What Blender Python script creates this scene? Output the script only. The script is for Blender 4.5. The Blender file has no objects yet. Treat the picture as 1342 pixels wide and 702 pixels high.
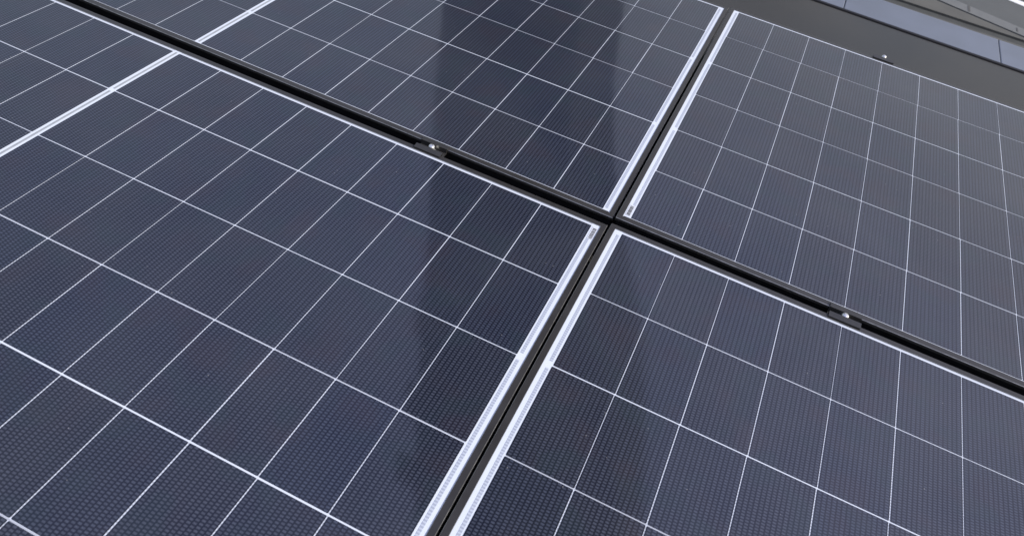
import bpy, bmesh, math, random
from mathutils import Vector, Matrix

random.seed(7)
S = bpy.context.scene
COL = S.collection

# ------------------------------------------------------------------ camera
F_PX, W_PX = 1038.0, 1342.0
RIGHT = Vector((0.90223, 0.397136, 0.168118))
DOWN = Vector((0.385747, -0.568874, -0.726348))
FWD = Vector((-0.192821, 0.720184, -0.666449))
cam = bpy.data.cameras.new('camera')
cam.sensor_width = 36.0
cam.lens = 36.0 * F_PX / W_PX
cam.shift_y = -40.0 / W_PX
cam.dof.use_dof = True
cam.dof.focus_distance = 1.65
cam.dof.aperture_fstop = 10.0
cam.clip_start, cam.clip_end = 0.02, 3000
co = bpy.data.objects.new('camera', cam)
COL.objects.link(co)
M = Matrix.Identity(4)
for i, ax in enumerate((RIGHT, -DOWN, -FWD)):
    for r in range(3):
        M[r][i] = ax[r]
M.translation = (0.13404, -1.16993, 0.97104)
co.matrix_world = M
S.camera = co

# ------------------------------------------------------------------ light
SUN_AZ, SUN_EL = 84.0, 38.0            # azimuth from +Y towards +X
world = bpy.data.worlds.new('World')
S.world = world
world.use_nodes = True
wn = world.node_tree
sky = wn.nodes.new('ShaderNodeTexSky')
sky.sky_type = 'NISHITA'
sky.sun_disc = False
sky.sun_elevation = math.radians(SUN_EL)
sky.sun_rotation = math.radians(SUN_AZ)
sky.air_density, sky.dust_density, sky.ozone_density = 1.0, 1.6, 1.4
bg = wn.nodes['Background']
bg.inputs['Strength'].default_value = 0.10
def wnode(kind, **kw):
    x = wn.nodes.new(kind)
    for k, v in kw.items():
        setattr(x, k, v)
    return x
tc = wnode('ShaderNodeTexCoord')
sp = wnode('ShaderNodeSeparateXYZ')
wn.links.new(tc.outputs['Generated'], sp.inputs[0])
veil = wnode('ShaderNodeMapRange', interpolation_type='SMOOTHSTEP')
wn.links.new(sp.outputs[2], veil.inputs[0])
for i_, v_ in zip((1, 2, 3, 4), (0.25, 0.80, 0.62, 0.68)):
    veil.inputs[i_].default_value = v_
cl = wnode('ShaderNodeTexNoise')
cl.inputs['Scale'].default_value = 1.9
cl.inputs['Detail'].default_value = 6.0
wn.links.new(tc.outputs['Generated'], cl.inputs['Vector'])
cm = wnode('ShaderNodeMapRange', interpolation_type='SMOOTHSTEP')
wn.links.new(cl.outputs[0], cm.inputs[0])
for i_, v_ in zip((1, 2, 3, 4), (0.40, 0.62, 0.62, 1.0)):
    cm.inputs[i_].default_value = v_
mm = wnode('ShaderNodeMath', operation='MULTIPLY')
wn.links.new(veil.outputs[0], mm.inputs[0])
wn.links.new(cm.outputs[0], mm.inputs[1])
mx = wnode('ShaderNodeMix', data_type='RGBA')
wn.links.new(sky.outputs[0], mx.inputs[6])
# the thin cloud is brighter on the sun's side of the sky
dp = wnode('ShaderNodeVectorMath', operation='DOT_PRODUCT')
nv = wnode('ShaderNodeVectorMath', operation='NORMALIZE')
wn.links.new(tc.outputs['Generated'], nv.inputs[0])
wn.links.new(nv.outputs[0], dp.inputs[0])
ea, ee = math.radians(SUN_AZ), math.radians(SUN_EL)
dp.inputs[1].default_value = (math.sin(ea) * math.cos(ee), math.cos(ea) * math.cos(ee), math.sin(ee))
gl = wnode('ShaderNodeMapRange', interpolation_type='SMOOTHSTEP')
wn.links.new(dp.outputs['Value'], gl.inputs[0])
for i_, v_ in zip((1, 2, 3, 4), (-0.05, 0.75, 0.62, 1.25)):
    gl.inputs[i_].default_value = v_
m2 = wnode('ShaderNodeMath', operation='MULTIPLY', use_clamp=True)
wn.links.new(mm.outputs[0], m2.inputs[0])
wn.links.new(gl.outputs[0], m2.inputs[1])
vc = wnode('ShaderNodeMix', data_type='RGBA')          # pale thin cloud, whiter low down, bluer above (in the sky texture's own units)
vz = wnode('ShaderNodeMapRange', interpolation_type='SMOOTHSTEP')
wn.links.new(sp.outputs[2], vz.inputs[0])
for i_, v_ in zip((1, 2, 3, 4), (0.35, 0.80, 0.0, 1.0)):
    vz.inputs[i_].default_value = v_
wn.links.new(vz.outputs[0], vc.inputs[0])
vc.inputs[6].default_value = (5.4, 5.1, 4.7, 1.0)
vc.inputs[7].default_value = (5.6, 6.0, 9.8, 1.0)
wn.links.new(vc.outputs[2], mx.inputs[7])
wn.links.new(m2.outputs[0], mx.inputs[0])
wn.links.new(mx.outputs[2], bg.inputs['Color'])
sl = bpy.data.lights.new('sun', 'SUN')
sl.energy, sl.angle, sl.color = 3.0, math.radians(0.6), (1.0, 0.95, 0.88)
so = bpy.data.objects.new('sun', sl)
COL.objects.link(so)
a, e = math.radians(SUN_AZ), math.radians(SUN_EL)
so.rotation_euler = Vector((math.sin(a) * math.cos(e), math.cos(a) * math.cos(e), math.sin(e))).to_track_quat('Z', 'Y').to_euler()
S.view_settings.view_transform = 'Standard'
S.view_settings.look = 'None'
S.view_settings.exposure = 0.45
S.view_settings.gamma = 1.0

# ------------------------------------------------------------------ node helpers
class G:
    """tiny helper to write node trees"""
    def __init__(self, name):
        self.m = bpy.data.materials.new(name)
        self.m.use_nodes = True
        self.t = self.m.node_tree
        self.b = self.t.nodes['Principled BSDF']
    def n(self, kind, **kw):
        x = self.t.nodes.new(kind)
        for k, v in kw.items():
            setattr(x, k, v)
        return x
    def put(self, sock, v):
        if isinstance(v, bpy.types.NodeSocket):
            self.t.links.new(v, sock)
        else:
            sock.default_value = v
    def math(self, op, a, b=0.0, c=0.0, clamp=False):
        x = self.n('ShaderNodeMath', operation=op, use_clamp=clamp)
        for s, v in zip(x.inputs, (a, b, c)):
            self.put(s, v)
        return x.outputs[0]
    def step(self, v, lo, hi, a=0.0, b=1.0):
        x = self.n('ShaderNodeMapRange', interpolation_type='SMOOTHSTEP')
        for s, q in zip(x.inputs[:5], (v, lo, hi, a, b)):
            self.put(s, q)
        return x.outputs[0]
    def mix(self, f, a, b, blend='MIX'):
        x = self.n('ShaderNodeMix', data_type='RGBA', blend_type=blend)
        self.put(x.inputs[0], f)
        self.put(x.inputs[6], a)
        self.put(x.inputs[7], b)
        return x.outputs[2]
    def noise(self, scale, vec=None, detail=3.0, rough=0.55):
        x = self.n('ShaderNodeTexNoise')
        x.inputs['Scale'].default_value = scale
        x.inputs['Detail'].default_value = detail
        x.inputs['Roughness'].default_value = rough
        if vec is not None:
            self.t.links.new(vec, x.inputs['Vector'])
        return x.outputs[0]
    def obj(self):
        return self.n('ShaderNodeTexCoord').outputs['Object']
    def pos(self):
        return self.n('ShaderNodeNewGeometry').outputs['Position']
    def xyz(self, v):
        x = self.n('ShaderNodeSeparateXYZ')
        self.t.links.new(v, x.inputs[0])
        return x.outputs
    def set(self, **kw):
        for k, v in kw.items():
            self.put(self.b.inputs[k.replace('_', ' ')], v)
    def bump(self, h, strength=0.2, dist=0.001):
        x = self.n('ShaderNodeBump')
        x.inputs['Strength'].default_value = strength
        x.inputs['Distance'].default_value = dist
        self.t.links.new(h, x.inputs['Height'])
        return x.outputs[0]

def rgb(r, g, b):
    return (r, g, b, 1.0)

def mat_cell():
    g = G('silicon_cell')
    o = g.xyz(g.obj())
    rnd = g.n('ShaderNodeObjectInfo').outputs['Random']
    # finger and wire weave: staggered dashes in columns
    U = g.math('DIVIDE', o[0], 0.0074)
    c = g.math('FLOOR', U)
    fu = g.math('FRACT', U)
    odd = g.math('MULTIPLY', g.math('FRACT', g.math('MULTIPLY', c, 0.5)), 1.0)
    V = g.math('ADD', g.math('DIVIDE', o[1], 0.00505), odd)
    fv = g.math('FRACT', V)
    du = g.math('ABSOLUTE', g.math('SUBTRACT', fu, 0.5))
    dv = g.math('ABSOLUTE', g.math('SUBTRACT', fv, 0.5))
    bu = g.step(du, 0.22, 0.47, 1.0, 0.0)
    bv = g.step(dv, 0.12, 0.42, 1.0, 0.10)
    # every second column gutter reads darker
    dash = g.math('MULTIPLY', bu, bv)
    pairdim = g.math('MULTIPLY_ADD', odd, -0.28, 1.0)
    dash = g.math('MULTIPLY', dash, pairdim)
    # wafer to wafer and within wafer variation
    P = g.pos()
    n1 = g.noise(7.0, P, 2.0)
    n2 = g.noise(420.0, P, 2.0)
    amt = g.math('MULTIPLY', dash, g.math('MULTIPLY_ADD', n2, 1.0, 0.5))
    base = g.mix(rnd, rgb(0.0008, 0.0026, 0.012), rgb(0.0011, 0.0027, 0.010))
    base = g.mix(g.step(n1, 0.4, 0.65, 0.0, 0.5), base, rgb(0.006, 0.009, 0.015))
    fing = g.mix(rnd, rgb(0.044, 0.054, 0.083), rgb(0.052, 0.058, 0.080))
    colr = g.mix(amt, base, fing)
    n3 = g.noise(11.0, P, 1.0)
    n4 = g.noise(17.0, P, 0.0)
    colr = g.mix(g.step(n3, 0.52, 0.72, 0.0, 0.30), colr, g.mix(0.5, colr, rgb(0.040, 0.020, 0.024)))
    colr = g.mix(g.step(n4, 0.54, 0.72, 0.0, 0.30), colr, g.mix(0.5, colr, rgb(0.010, 0.032, 0.036)))
    # dust film and rare specks
    dust = g.noise(2.3, P, 5.0, 0.6)
    colr = g.mix(g.step(dust, 0.3, 0.8, 0.0, 0.05), colr, rgb(0.30, 0.29, 0.28))
    vor = g.n('ShaderNodeTexVoronoi')
    vor.inputs['Scale'].default_value = 75.0
    g.t.links.new(P, vor.inputs['Vector'])
    vr = g.xyz(vor.outputs['Color'])
    spk = g.math('MULTIPLY', g.step(vor.outputs['Distance'], 0.05, 0.09, 1.0, 0.0), g.math('GREATER_THAN', vr[0], 0.93))
    colr = g.mix(g.math('MULTIPLY', spk, 0.35), colr, rgb(0.45, 0.44, 0.42))
    g.set(Base_Color=colr, Roughness=0.45, Specular_IOR_Level=0.25, Coat_Weight=1.0, Coat_IOR=1.47)
    g.set(Coat_Roughness=g.step(dust, 0.3, 0.8, 0.05, 0.095))
    return g.m

def mat_backsheet():
    g = G('white_backsheet')
    o = g.xyz(g.obj())
    t = g.math('ABSOLUTE', g.math('SUBTRACT', g.math('FRACT', g.math('DIVIDE', o[1], 0.00505)), 0.5))
    bead = g.step(t, 0.2, 0.34, 0.0, 0.62)
    inside = g.math('LESS_THAN', g.math('ABSOLUTE', o[0]), 0.971)
    notmid = g.math('GREATER_THAN', g.math('ABSOLUTE', o[0]), 0.009)
    fac = g.math('MULTIPLY', bead, g.math('MULTIPLY', inside, notmid))
    n = g.noise(9.0, g.pos(), 3.0)
    wht = g.mix(n, rgb(0.62, 0.67, 0.74), rgb(0.70, 0.74, 0.79))
    g.set(Base_Color=g.mix(fac, wht, rgb(0.30, 0.31, 0.35)), Roughness=0.5, Specular_IOR_Level=0.25,
          Coat_Weight=1.0, Coat_Roughness=0.09, Coat_IOR=1.42)
    return g.m

def mat_ribbon(axis, lo, hi):
    g = G('tinned_ribbon')
    o = g.xyz(g.obj())
    t = g.math('ABSOLUTE', g.math('SUBTRACT', g.math('FRACT', g.math('DIVIDE', o[1], 0.00505)), 0.5))
    n = g.noise(160.0, g.pos(), 2.0)
    f = g.math('MULTIPLY', g.step(t, 0.12, 0.36, 0.0, 1.0), g.math('MULTIPLY_ADD', n, 0.6, 0.55), clamp=True)
    g.set(Base_Color=g.mix(f, lo, hi), Roughness=0.42, Metallic=0.0, Specular_IOR_Level=0.4,
          Coat_Weight=1.0, Coat_Roughness=0.09, Coat_IOR=1.42)
    return g.m

def mat_plain(name, col, rough, metal=0.0, spec=0.5, var=0.0, scale=30.0, bump=0.0, col2=None):
    g = G(name)
    n = g.noise(scale, g.pos(), 4.0)
    c2 = col2 if col2 else rgb(*[min(1, x * (1 + var)) for x in col[:3]])
    c1 = rgb(*[x * (1 - var) for x in col[:3]]) if not col2 else col
    g.set(Base_Color=g.mix(g.step(n, 0.3, 0.7), c1, c2), Metallic=metal, Specular_IOR_Level=spec)
    g.set(Roughness=g.step(n, 0.3, 0.7, rough * 0.88, rough * 1.12))
    if bump:
        g.set(Normal=g.bump(g.noise(scale * 6, g.pos(), 3.0), 0.35, bump))
    return g.m

def mat_membrane():
    g = G('roof_membrane')
    P = g.pos()
    n = g.noise(1.6, P, 4.0)
    f = g.noise(900.0, P, 2.0)
    c = g.mix(g.step(n, 0.3, 0.7), rgb(0.014, 0.014, 0.015), rgb(0.030, 0.027, 0.023))
    c = g.mix(g.math('MULTIPLY', f, 0.35), c, rgb(0.045, 0.044, 0.042))
    g.set(Base_Color=c, Roughness=0.24, Specular_IOR_Level=0.42, Normal=g.bump(f, 0.12, 0.0004))
    return g.m

CELL = mat_cell()
SHEET = mat_backsheet()
RIB_END = mat_ribbon(1, rgb(0.50, 0.54, 0.61), rgb(0.33, 0.36, 0.43))
RIB_MID = mat_plain('matt_bus_ribbon', rgb(0.33, 0.35, 0.36), 0.45, 0.0, 0.4, 0.08, 60)
FRAME = mat_plain('black_anodised_frame', rgb(0.033, 0.031, 0.029), 0.30, 0.0, 0.55, 0.12, 14)
EDGE = mat_plain('frame_edge_highlight', rgb(0.34, 0.335, 0.325), 0.30, 0.7, 0.5, 0.25, 60)
CLAMP = mat_plain('dark_anodised_clamp', rgb(0.032, 0.031, 0.029), 0.36, 0.0, 0.55, 0.1, 90)
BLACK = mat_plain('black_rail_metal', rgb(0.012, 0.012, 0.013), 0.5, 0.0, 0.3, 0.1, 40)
STEEL = mat_plain('stainless_bolt', rgb(0.80, 0.79, 0.77), 0.3, 0.85, 0.5, 0.04, 300)
INK = mat_plain('black_ink', rgb(0.03, 0.03, 0.035), 0.6, 0.0, 0.3, 0.1, 300)
PAPER = mat_plain('label_paper', rgb(0.62, 0.64, 0.67), 0.5, 0.0, 0.3, 0.03, 200)
MEMB = mat_membrane()
ZINC = mat_plain('zinc_sheet', rgb(0.20, 0.222, 0.265), 0.46, 0.45, 0.5, 0.07, 5)
RUBBER = mat_plain('black_rubber', rgb(0.012, 0.012, 0.014), 0.6, 0.0, 0.3, 0.1, 30)
RENDERW = mat_plain('wall_render', rgb(0.42, 0.41, 0.38), 0.9, 0.0, 0.3, 0.08, 4, 0.004)
PAVE = mat_plain('pavement_concrete', rgb(0.105, 0.104, 0.094), 0.9, 0.0, 0.3, 0.10, 3, 0.003)
SHADOW_GAP = mat_plain('shadow_gap_concrete', rgb(0.06, 0.062, 0.058), 0.85, 0.0, 0.3, 0.12, 6, 0.003)
KERB = mat_plain('kerb_concrete', rgb(0.15, 0.155, 0.152), 0.85, 0.0, 0.3, 0.08, 8, 0.003)
JOINT = mat_plain('joint_dirt', rgb(0.10, 0.10, 0.095), 0.9, 0.0, 0.2, 0.1, 20)
ROAD = mat_plain('worn_asphalt', rgb(0.098, 0.103, 0.101), 0.9, 0.0, 0.3, 0.08, 2.0, 0.004)
GRASS = mat_plain('verge_ground', rgb(0.07, 0.085, 0.04), 0.95, 0.0, 0.2, 0.2, 1.0, 0.01)
PAINT = mat_plain('road_paint', rgb(0.78, 0.78, 0.76), 0.7, 0.0, 0.3, 0.04, 10)

# ------------------------------------------------------------------ mesh helpers
def link(name, bm, mat, parent=None, smooth=False):
    me = bpy.data.meshes.new(name)
    bmesh.ops.recalc_face_normals(bm, faces=bm.faces)
    bm.to_mesh(me)
    bm.free()
    me.materials.append(mat)
    if smooth:
        for p in me.polygons:
            p.use_smooth = True
    o = bpy.data.objects.new(name, me)
    COL.objects.link(o)
    if parent:
        o.parent = parent
    return o

def tag(o, label=None, cat=None, group=None, kind=None):
    for k, v in (('label', label), ('category', cat), ('group', group), ('kind', kind)):
        if v:
            o[k] = v
    return o

def thing(name, label, cat, loc=(0, 0, 0), group=None):
    o = bpy.data.objects.new(name, None)
    o.empty_display_size = 0.05
    o.location = loc
    COL.objects.link(o)
    return tag(o, label, cat, group)

def box(bm, lo, hi, bev=0.0, seg=2):
    vs = [bm.verts.new((x, y, z)) for z in (lo[2], hi[2]) for y in (lo[1], hi[1]) for x in (lo[0], hi[0])]
    fs = [bm.faces.new([vs[i] for i in q]) for q in ((0, 2, 3, 1), (4, 5, 7, 6), (0, 1, 5, 4), (2, 6, 7, 3), (0, 4, 6, 2), (1, 3, 7, 5))]
    if bev:
        es = list({ed for f in fs for ed in f.edges})
        bmesh.ops.bevel(bm, geom=es, offset=bev, segments=seg, affect='EDGES', profile=0.5)

def quad(bm, x0, x1, y0, y1, z):
    bm.faces.new([bm.verts.new(q) for q in ((x0, y0, z), (x1, y0, z), (x1, y1, z), (x0, y1, z))])

def lathe(bm, prof, seg=24, c=(0, 0, 0)):
    rings = []
    for r, z in prof:
        rings.append([bm.verts.new((c[0] + r * math.cos(2 * math.pi * i / seg), c[1] + r * math.sin(2 * math.pi * i / seg), c[2] + z)) for i in range(seg)])
    for A, B in zip(rings, rings[1:]):
        for i in range(seg):
            j = (i + 1) % seg
            bm.faces.new((A[i], A[j], B[j], B[i]))
    bm.faces.new(list(reversed(rings[0])))
    bm.faces.new(rings[-1])

# ------------------------------------------------------------------ solar panels
PU, PV, GU, GR = 0.1072, 0.184, 0.0290, 0.0617
MID = 0.015                               # white bar between the two half-modules
ME, MF, MN = 0.0268, 0.0177, 0.0165       # margins outside the cells: short ends, far side, near side
LEN = 18 * PU + MID + 2 * ME
WID = 6 * PV + MF + MN
CW, CH = PU - 0.00165, PV - 0.0024
LIP, TOP, DEP = 0.0120, 0.0016, -0.035

# frame profile: s inward from the outer edge, z up
PROF = [(0.0, -0.0046), (0.0, -0.0040), (0.0008, 0.0006), (0.0016, TOP), (LIP - 0.0006, TOP), (LIP - 0.0002, 0.0014),
        (LIP, 0.0010), (LIP, 0.0002), (0.0045, 0.0002), (0.0045, -0.0330), (0.026, -0.0330), (0.026, DEP), (0.0040, DEP), (0.0040, -0.0056), (0.0008, -0.0050)]

def frame_bar(panel, side):
    """one mitred extrusion; side 0 near (-y), 1 far (+y), 2 left, 3 right"""
    hx, hy = LEN / 2, WID / 2
    bm = bmesh.new()
    ends = []
    for k in (0, 1):
        ring = []
        for s, z in PROF:
            if side == 0 and 0.008 < s < 0.013:
                s += 0.0030                      # the near lip laps further over the glass
            g = 0.00012                                  # hairline at the mitre
            if side < 2:
                x = (-hx + s + g) if k == 0 else (hx - s - g)
                y = (-hy + s) if side == 0 else (hy - s)
            else:
                y = (-hy + s + g) if k == 0 else (hy - s - g)
                x = (-hx + s) if side == 2 else (hx - s)
            ring.append(bm.verts.new((x, y, z)))
        ends.append(ring)
    n = len(PROF)
    for i in range(n):
        j = (i + 1) % n
        bm.faces.new((ends[0][i], ends[0][j], ends[1][j], ends[1][i]))
    bm.faces.new(ends[0])
    bm.faces.new(list(reversed(ends[1])))
    o = link('frame_bar', bm, FRAME, panel)
    o.data.materials.append(BLACK)               # near-black on the recessed faces, the gap's shade put into their colour
    o.data.materials.append(EDGE)                # paler chamfers, the edge highlight put into their colour
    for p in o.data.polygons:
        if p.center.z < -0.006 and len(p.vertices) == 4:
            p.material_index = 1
        elif 0.0008 < p.center.z < 0.0015 and len(p.vertices) == 4 and abs(p.normal.z) > 0.3:
            p.material_index = 2
    return o

def cell_mesh(cw, ch):
    bm = bmesh.new()
    c = 0.0011
    x, y = cw / 2, ch / 2
    pts = [(-x + c, -y), (x - c, -y), (x, -y + c), (x, y - c), (x - c, y), (-x + c, y), (-x, y - c), (-x, -y + c)]
    top = [bm.verts.new((p[0], p[1], 0.0)) for p in pts]
    bm.faces.new(top)
    me = bpy.data.meshes.new('solar_cell')
    bm.to_mesh(me)
    bm.free()
    me.materials.append(CELL)
    return me

CELLS = [cell_mesh(CW + d[0], CH + d[1]) for d in ((0, 0), (0.0002, 0.0007), (-0.0002, -0.0006))]

def panel_matrix(c, pc, t, w):
    th = Vector(w).length
    R = Matrix.Rotation(th, 4, Vector(w).normalized()) if th > 1e-9 else Matrix.Identity(4)
    c = Vector(c)
    return Matrix.Translation(c + Vector(t)) @ R @ Matrix.Translation(Vector(pc) - c)

def solar_panel(quadrant, label, t=(0, 0, 0), w=(0, 0, 0), barcode=None, seed=0):
    rnd = random.Random(seed)
    left, lower = quadrant[1] == 'L', quadrant[0] == 'L'
    # nominal centre of the panel in roof coordinates
    pcx = (-GU + ME - LEN / 2) if left else (GU - ME + LEN / 2)
    pcy = (MF - WID / 2) if lower else (GR - MN + WID / 2)
    mid = (-0.5 if left else 0.5, -0.55 if lower else 0.6, 0)
    root = thing('solar_panel', label, 'solar panel', group='four black framed solar panels on the roof')
    root.matrix_world = panel_matrix(mid, (pcx, pcy, 0), t, w)
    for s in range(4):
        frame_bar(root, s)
    bm = bmesh.new()
    box(bm, (-LEN / 2 + 0.006, -WID / 2 + 0.006, -0.0042), (LEN / 2 - 0.006, WID / 2 - 0.006, 0.0))
    link('backsheet', bm, SHEET, root)
    y0 = WID / 2 - MF                                     # far edge of the cell field
    # cells
    rows_dy = [0.0] + [rnd.uniform(-0.0004, 0.0004) for _ in range(5)]
    spots = []
    for half in (-1, 1):
        for r in range(6):
            off = rnd.uniform(-0.0008, 0.0008)
            tall = rnd.choice((0, 0, 1, 2))
            for k in range(9):
                x = half * (MID / 2 + (k + 0.5) * PU) + off + rnd.uniform(-0.00022, 0.00022)
                y = y0 - (r + 0.5) * PV + rows_dy[r] + rnd.uniform(-0.00015, 0.00015)
                spots.append((x, y, rnd.uniform(-0.0009, 0.0009), tall))
    inv = root.matrix_world.inverted()
    eye = inv @ Vector((0.0, -0.3, 0.0))
    spots.sort(key=lambda q: (q[0] - eye.x) ** 2 + (q[1] - eye.y) ** 2)
    for x, y, rz, tall in spots[:100]:
        o = bpy.data.objects.new('solar_cell', CELLS[tall])
        COL.objects.link(o)
        o.parent = root
        o.location = (x, y, 0.00035)
        o.rotation_euler = (0, 0, rz * 0.8)
    bm = bmesh.new()
    for x, y, rz, tall in spots[100:]:
        quad(bm, x - CW / 2, x + CW / 2, y - CH / 2, y + CH / 2, 0.00035)
    tag(link('solar_cell', bm, CELL, root), kind='stuff')
    # tinned cross ribbons in the white end strips, one per pair of strings
    ytop = y0 - 0.004
    for sx in (-1, 1):
        xa = sx * (LEN / 2 - ME + 0.0022)
        xb = sx * (LEN / 2 - ME + 0.0074)
        for p in range(3):
            bm = bmesh.new()
            ya, yb = y0 - 2 * p * PV - 0.008, y0 - (2 * p + 2) * PV + 0.008
            quad(bm, min(xa, xb), max(xa, xb), yb, ya, 0.0003)
            link('end_ribbon', bm, RIB_END, root)
    for ra, rb in ((0, 1), (1, 3), (3, 5), (5, 6)):
        bm = bmesh.new()
        quad(bm, -0.0024, 0.0024, y0 - rb * PV + 0.005, y0 - ra * PV - (0.005 if ra else 0.0), 0.0003)
        link('centre_ribbon', bm, RIB_MID, root)
    if barcode:
        sx, sy = barcode
        xc = sx * (LEN / 2 - ME + 0.0076)
        yc = (y0 - 0.022) if sy > 0 else (y0 - 6 * PV + 0.023)
        bm = bmesh.new()
        quad(bm, xc - 0.0052, xc + 0.0052, yc - 0.0185, yc + 0.0185, 0.00055)
        lab = link('barcode_label', bm, PAPER, root)
        bm = bmesh.new()
        y = yc - 0.0165
        while y < yc + 0.015:
            wd = rnd.choice((0.0006, 0.0009, 0.0014))
            quad(bm, xc - 0.0032, xc + 0.0040, y, y + wd, 0.00075)
            y += wd + rnd.choice((0.0005, 0.0008, 0.0012))
        link('barcode', bm, INK, lab)
    return root

solar_panel('LL', 'solar panel at lower left with a barcode at its far right corner', barcode=(1, 1), seed=3)
solar_panel('UL', 'solar panel at upper left, behind the black gap and its left mid clamp',
            (0.00109, 0.00065, -0.00235), (0.00065, 0.0008, 0.00035), seed=11)
solar_panel('UR', 'solar panel at upper right with an end clamp facing the dark roof strip',
            (0.00124, -0.00064, 0.00076), (0.00054, 0.00385, -0.00133), barcode=(-1, -1), seed=19)
solar_panel('LR', 'solar panel at lower right, in front of the right mid clamp, without a barcode',
            (-0.0012, 0.00664, 0.00044), (-0.00071, 0.00588, -0.00106), seed=27)

# ------------------------------------------------------------------ clamps
def bolt_bm(r=0.0062):
    bm = bmesh.new()
    lathe(bm, [(0.009, -0.003), (0.009, -0.0012), (r, -0.001), (r, 0.0032), (r * 0.86, 0.0052), (r * 0.5, 0.0062), (r * 0.2, 0.0064)], 24)
    return bm

def mid_clamp(label, x, ya, za, yb, zb, half=0.0295):
    """ya/yb: outer edges of the near and far panel, za/zb heights of their lips"""
    yc = (ya + yb) / 2
    root = thing('mid_clamp', label, 'clamp', (x, yc, max(za, zb)), 'mid clamps in the gap between the panel rows')
    g = (yb - ya) / 2
    bm = bmesh.new()
    z0, z1 = za - max(za, zb) + 0.0003, zb - max(za, zb) + 0.0003
    t = 0.0030
    prof = [(-g - 0.0085, z0), (-g + 0.0012, z0), (-g + 0.0018, -0.012), (g - 0.0018, -0.012), (g - 0.0012, z1), (g + 0.0088, z1),
            (g + 0.0088, z1 + t), (g - 0.0040, z1 + t), (g - 0.0046, -0.012 + t), (-g + 0.0046, -0.012 + t), (-g + 0.0040, z0 + t + 0.0012), (-g - 0.0085, z0 + t - 0.0006)]
    A = [bm.verts.new((-half, p[0], p[1])) for p in prof]
    B = [bm.verts.new((half, p[0], p[1])) for p in prof]
    n = len(prof)
    for i in range(n):
        j = (i + 1) % n
        bm.faces.new((A[i], A[j], B[j], B[i]))
    bm.faces.new(A)
    bm.faces.new(list(reversed(B)))
    link('clamp_plate', bm, CLAMP, root)
    bm = bmesh.new()
    lathe(bm, [(0.0095, 0), (0.0095, 0.0016), (0.0072, 0.0018), (0.0066, 0.0105), (0.0058, 0.0128), (0.0038, 0.0142), (0.0012, 0.0146)], 28, (0, -0.0008, -0.0088))
    link('bolt', bm, STEEL, root, True)
    return root

mid_clamp('dark mid clamp with a shiny bolt between the two left panels', -0.3955, 0.0177, 0.0016, 0.0461, -0.0010)
mid_clamp('dark mid clamp with a shiny bolt between the two right panels', 0.4600, 0.0243, 0.0021, 0.0448, 0.0026)

root = thing('end_clamp', 'small dark end clamp with a bolt on the upper right panel\'s far edge', 'clamp', (0.461, 1.1845, 0.003))
bm = bmesh.new()
prof = [(-0.0085, 0.0003), (0.0012, 0.0003), (0.0012, -0.036), (0.016, -0.036), (0.016, -0.033), (0.0042, -0.033), (0.0042, 0.0045), (-0.0085, 0.0030)]
A = [bm.verts.new((-0.0295, p[0], p[1])) for p in prof]
B = [bm.verts.new((0.0295, p[0], p[1])) for p in prof]
for i in range(len(prof)):
    j = (i + 1) % len(prof)
    bm.faces.new((A[i], A[j], B[j], B[i]))
bm.faces.new(A)
bm.faces.new(list(reversed(B)))
link('clamp_plate', bm, CLAMP, root)
bm = bmesh.new()
lathe(bm, [(0.0072, 0.0), (0.0068, 0.0105), (0.0058, 0.0128), (0.0036, 0.0142), (0.0012, 0.0146)], 24, (0.0, 0.0125, -0.006))
link('bolt', bm, STEEL, root, True)

# rails that carry the panels, standing on the roof under each pair of clamps
for x, lab in ((-0.3955, 'black mounting rail running under the clamp between the two left panels'),
               (0.46, 'black mounting rail running under the clamps of the two right panels'),
               (-1.62, 'black mounting rail under the far left ends of the panels'),
               (1.62, 'black mounting rail under the far right ends of the panels')):
    bm = bmesh.new()
    box(bm, (x - 0.020, -1.15, -0.098), (x + 0.020, 1.222, -0.0385), 0.0015, 1)
    tag(link('mounting_rail', bm, BLACK), lab, 'mounting rail', 'mounting rails under the panels')

# ------------------------------------------------------------------ roof, coping and what lies below
RZ = -0.10
bld = thing('flat_roofed_building', 'flat roof in dark membrane carrying the solar panels, edged with zinc coping', 'building', (0, 0, -3.2))
def up(o):
    o.parent = bld
    o.matrix_parent_inverse = Matrix.Translation((0, 0, 3.2))
    return o
SL = -0.0255                                       # the eaves run a touch askew of the panels
def ey(x, y):
    return y + SL * (x - 0.25)
def slab(bm, x0, x1, ya, yb, z0, z1, bev=0.0):
    pts = [(x0, ey(x0, ya)), (x1, ey(x1, ya)), (x1, ey(x1, yb)), (x0, ey(x0, yb))]
    lo = [bm.verts.new((p[0], p[1], z0)) for p in pts]
    hi = [bm.verts.new((p[0], p[1], z1)) for p in pts]
    fs = [bm.faces.new(list(reversed(lo))), bm.faces.new(hi)]
    for i in range(4):
        j = (i + 1) % 4
        fs.append(bm.faces.new((lo[i], lo[j], hi[j], hi[i])))
    if bev:
        bmesh.ops.bevel(bm, geom=list({e_ for f in fs for e_ in f.edges}), offset=bev, segments=2, affect='EDGES', profile=0.5)
bm = bmesh.new(); slab(bm, -4.5, 4.5, -2.2, 1.720, RZ - 0.12, RZ)
up(link('roof_membrane', bm, MEMB))
bm = bmesh.new(); slab(bm, -4.5, 4.5, 1.722, 1.738, RZ - 0.10, RZ + 0.004, 0.003)
up(link('rubber_edge_strip', bm, RUBBER))
xs = [-4.5, -3.2, -2.05, -0.90, 0.338, 0.876, 2.02, 3.2, 4.5]
for x0, x1 in zip(xs, xs[1:]):
    bm = bmesh.new(); slab(bm, x0 + 0.0009, x1 - 0.0009, 1.740, 1.944, RZ - 0.10, RZ + 0.002, 0.003)
    up(link('coping_sheet', bm, ZINC))
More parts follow.
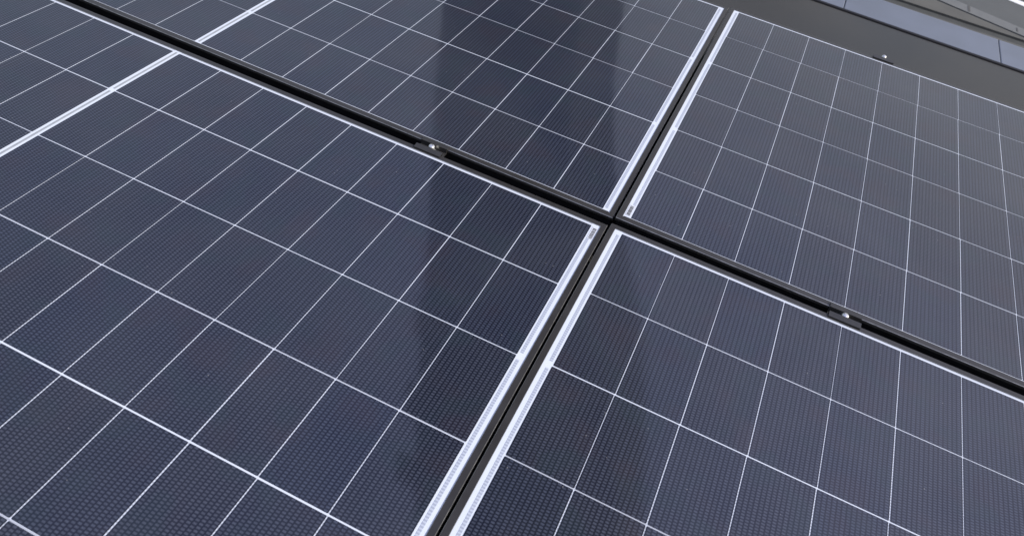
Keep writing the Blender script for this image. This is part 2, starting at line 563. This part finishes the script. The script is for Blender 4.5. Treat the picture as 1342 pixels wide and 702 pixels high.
bm = bmesh.new(); slab(bm, -4.45, 4.45, -2.15, 1.90, -3.2, RZ - 0.125)
up(link('wall', bm, RENDERW))

GZ = -3.2
bm = bmesh.new(); quad(bm, -600, 600, -600, 600, GZ - 0.02)
tag(link('ground', bm, GRASS), kind='structure')
ZP = -3.0
def kerb_y(x):                                     # front of the kerb, gently bent
    return 10.885 - 0.285 * (x - 2.65) + 0.004 * (x - 2.65) ** 2
def strip(bm, fa, fb, z0, z1, x0=-26, x1=24, n=60):
    """a band between the curves fa(x) < fb(x) with thickness"""
    P = []
    for i in range(n + 1):
        x = x0 + (x1 - x0) * i / n
        P.append([bm.verts.new(q) for q in ((x, fa(x), z1), (x, fb(x), z1), (x, fb(x), z0), (x, fa(x), z0))])
    for A, B in zip(P, P[1:]):
        for i in range(4):
            j = (i + 1) % 4
            bm.faces.new((A[i], A[j], B[j], B[i]))
    bm.faces.new(P[0]); bm.faces.new(list(reversed(P[-1])))
bm = bmesh.new(); strip(bm, lambda x: -9.0, lambda x: 10.38, GZ, ZP)
strip(bm, lambda x: 10.61, lambda x: kerb_y(x) - 0.02, GZ, ZP)
tag(link('pavement', bm, PAVE), kind='structure')
bm = bmesh.new(); strip(bm, lambda x: 10.38, lambda x: 10.61, GZ, ZP - 0.03)  # dark strip standing in for the shadowed gap behind the coping edge
tag(link('shadow_gap_strip', bm, SHADOW_GAP), kind='structure')
bm = bmesh.new(); strip(bm, lambda x: kerb_y(x) - 0.02, lambda x: kerb_y(x) + 0.02, GZ, ZP - 0.02)
tag(link('pavement_joint', bm, JOINT), kind='structure')
bm = bmesh.new(); strip(bm, lambda x: kerb_y(x) + 0.02, lambda x: kerb_y(x) + 0.29, GZ, ZP + 0.005)
tag(link('kerb', bm, KERB), kind='structure')
bm = bmesh.new()
for x in [-25 + 0.32 * i for i in range(150)]:
    if random.random() < 0.6:
        y = kerb_y(x) + 0.155
        wd = random.uniform(0.006, 0.016)
        quad(bm, x - wd, x + wd, y - random.uniform(0.05, 0.135), y + random.uniform(0.03, 0.135), ZP + 0.009)
tag(link('kerb_joints', bm, JOINT), kind='structure')
bm = bmesh.new(); strip(bm, lambda x: kerb_y(x) + 0.29, lambda x: kerb_y(x) + 8.0, GZ, ZP - 0.11)
tag(link('road', bm, ROAD), kind='structure')
bm = bmesh.new(); strip(bm, lambda x: kerb_y(x) + 1.62, lambda x: kerb_y(x) + 1.80, ZP - 0.112, ZP - 0.106)
tag(link('road_marking', bm, PAINT), kind='structure')

# unseen dark clad block, added and outlined for the band mirrored in the glass
CLAD = mat_plain('dark_cladding', rgb(0.022, 0.024, 0.028), 0.6, 0.0, 0.3, 0.15, 1.2)
unseen_tower = thing('unseen_tower', 'unseen dark clad block with one leaning side, added to mirror as a band in the left panels', 'unseen_tower', (-3.6, 9.83, ZP))
TD = 11.0
def tp(X, Z):
    return (0.134 + X * TD + 3.6, 0.971 + Z * TD - ZP)
out = [tp(*q) for q in ((-0.470, -0.361), (-0.250, -0.361), (-0.245, 0.30), (-0.215, 0.52), (-0.165, 0.70), (0.020, 1.07), (0.135, 1.43), (0.30, 2.0), (-0.340, 2.0), (-0.402, 1.30), (-0.425, 0.85), (-0.447, 0.52))]
bm = bmesh.new()
A = [bm.verts.new((x, 0.0, z)) for x, z in out]
B = [bm.verts.new((x, 2.6, z)) for x, z in out]
for i in range(len(out)):
    j = (i + 1) % len(out)
    bm.faces.new((A[i], A[j], B[j], B[i]))
bm.faces.new(A)
bm.faces.new(list(reversed(B)))
link('wall', bm, CLAD, unseen_tower)
for zf in (2.0, 5.2, 8.4, 11.6, 14.8, 18.0, 21.2):
    x0, x1 = -0.95, 0.55 + max(0.0, (zf - 9.0) * 0.20)
    bm = bmesh.new()
    box(bm, (x0, -0.06, zf), (x1, 0.05, zf + 1.3), 0.01)
    f = link('window', bm, RUBBER, unseen_tower)
    bm = bmesh.new()
    box(bm, (x0 + 0.06, -0.075, zf + 0.06), (x1 - 0.06, -0.062, zf + 1.24))
    link('pane', bm, mat_plain('tower_glass', rgb(0.02, 0.025, 0.03), 0.1, 0.0, 0.5, 0.1, 2), f)

# unseen trunk and crown across the road, added to darken the roof strip's reflection
unseen_tree = thing('unseen_tree', 'unseen broad leafy crown and trunk across the road, added for its reflection', 'unseen_tree', (-0.8, 23.6, ZP - 0.1))
def limb(bm, p, q, r0, r1, seg=9, cuts=5, wob=0.0):
    p, q = Vector(p), Vector(q)
    d = (q - p).normalized()
    u = d.orthogonal().normalized()
    v = d.cross(u)
    rings = []
    for i in range(cuts + 1):
        t = i / cuts
        c = p.lerp(q, t) + (u * math.sin(t * 5.1) + v * math.sin(t * 3.7)) * wob
        r = r0 + (r1 - r0) * t
        rings.append([bm.verts.new(c + (u * math.cos(2 * math.pi * k / seg) + v * math.sin(2 * math.pi * k / seg)) * r) for k in range(seg)])
    for A, B in zip(rings, rings[1:]):
        for k in range(seg):
            j = (k + 1) % seg
            bm.faces.new((A[k], A[j], B[j], B[k]))
    bm.faces.new(list(reversed(rings[0])))
    bm.faces.new(rings[-1])
BARK = mat_plain('bark', rgb(0.06, 0.05, 0.04), 0.9, 0.0, 0.3, 0.2, 8, 0.01)
LEAF = mat_plain('leaves', rgb(0.035, 0.055, 0.022), 0.6, 0.0, 0.3, 0.35, 1.5)
tr = random.Random(5)
bm = bmesh.new()
limb(bm, (0, 0, 0), (0.1, 0, 10.0), 0.20, 0.05, 10, 8, 0.08)
tips = []
for i in range(26):
    z = 3.2 + 7.6 * i / 26
    an = i * 2.4
    b = Vector((0.1, 0, min(z, 9.8)))
    sp = 0.8 + 2.0 * math.sin(math.pi * min(1.0, (i + 5) / 31))
    q = Vector((0.5 + math.cos(an) * sp, math.sin(an) * sp, z + 1.2))
    limb(bm, b, q, 0.05, 0.015, 6, 3, 0.05)
    tips.append(q)
    tips.append(b.lerp(q, 0.55) + Vector((0, 0, 0.2)))
link('trunk', bm, BARK, unseen_tree)
bm = bmesh.new()
for q in tips:
    for _ in range(150):
        d = Vector((tr.gauss(0, 0.42), tr.gauss(0, 0.42), tr.gauss(0, 0.5)))
        c = q + d
        u = Vector((tr.gauss(0, 1), tr.gauss(0, 1), tr.gauss(0, 1))).normalized()
        v = u.orthogonal().normalized()
        l = tr.uniform(0.09, 0.19)
        w2 = l * 0.55
        bm.faces.new([bm.verts.new(c + x) for x in (u * l, v * w2, u * -l, v * -w2)])
link('crown', bm, LEAF, unseen_tree)
unseen_tree.scale = (0.82, 0.82, 0.82)
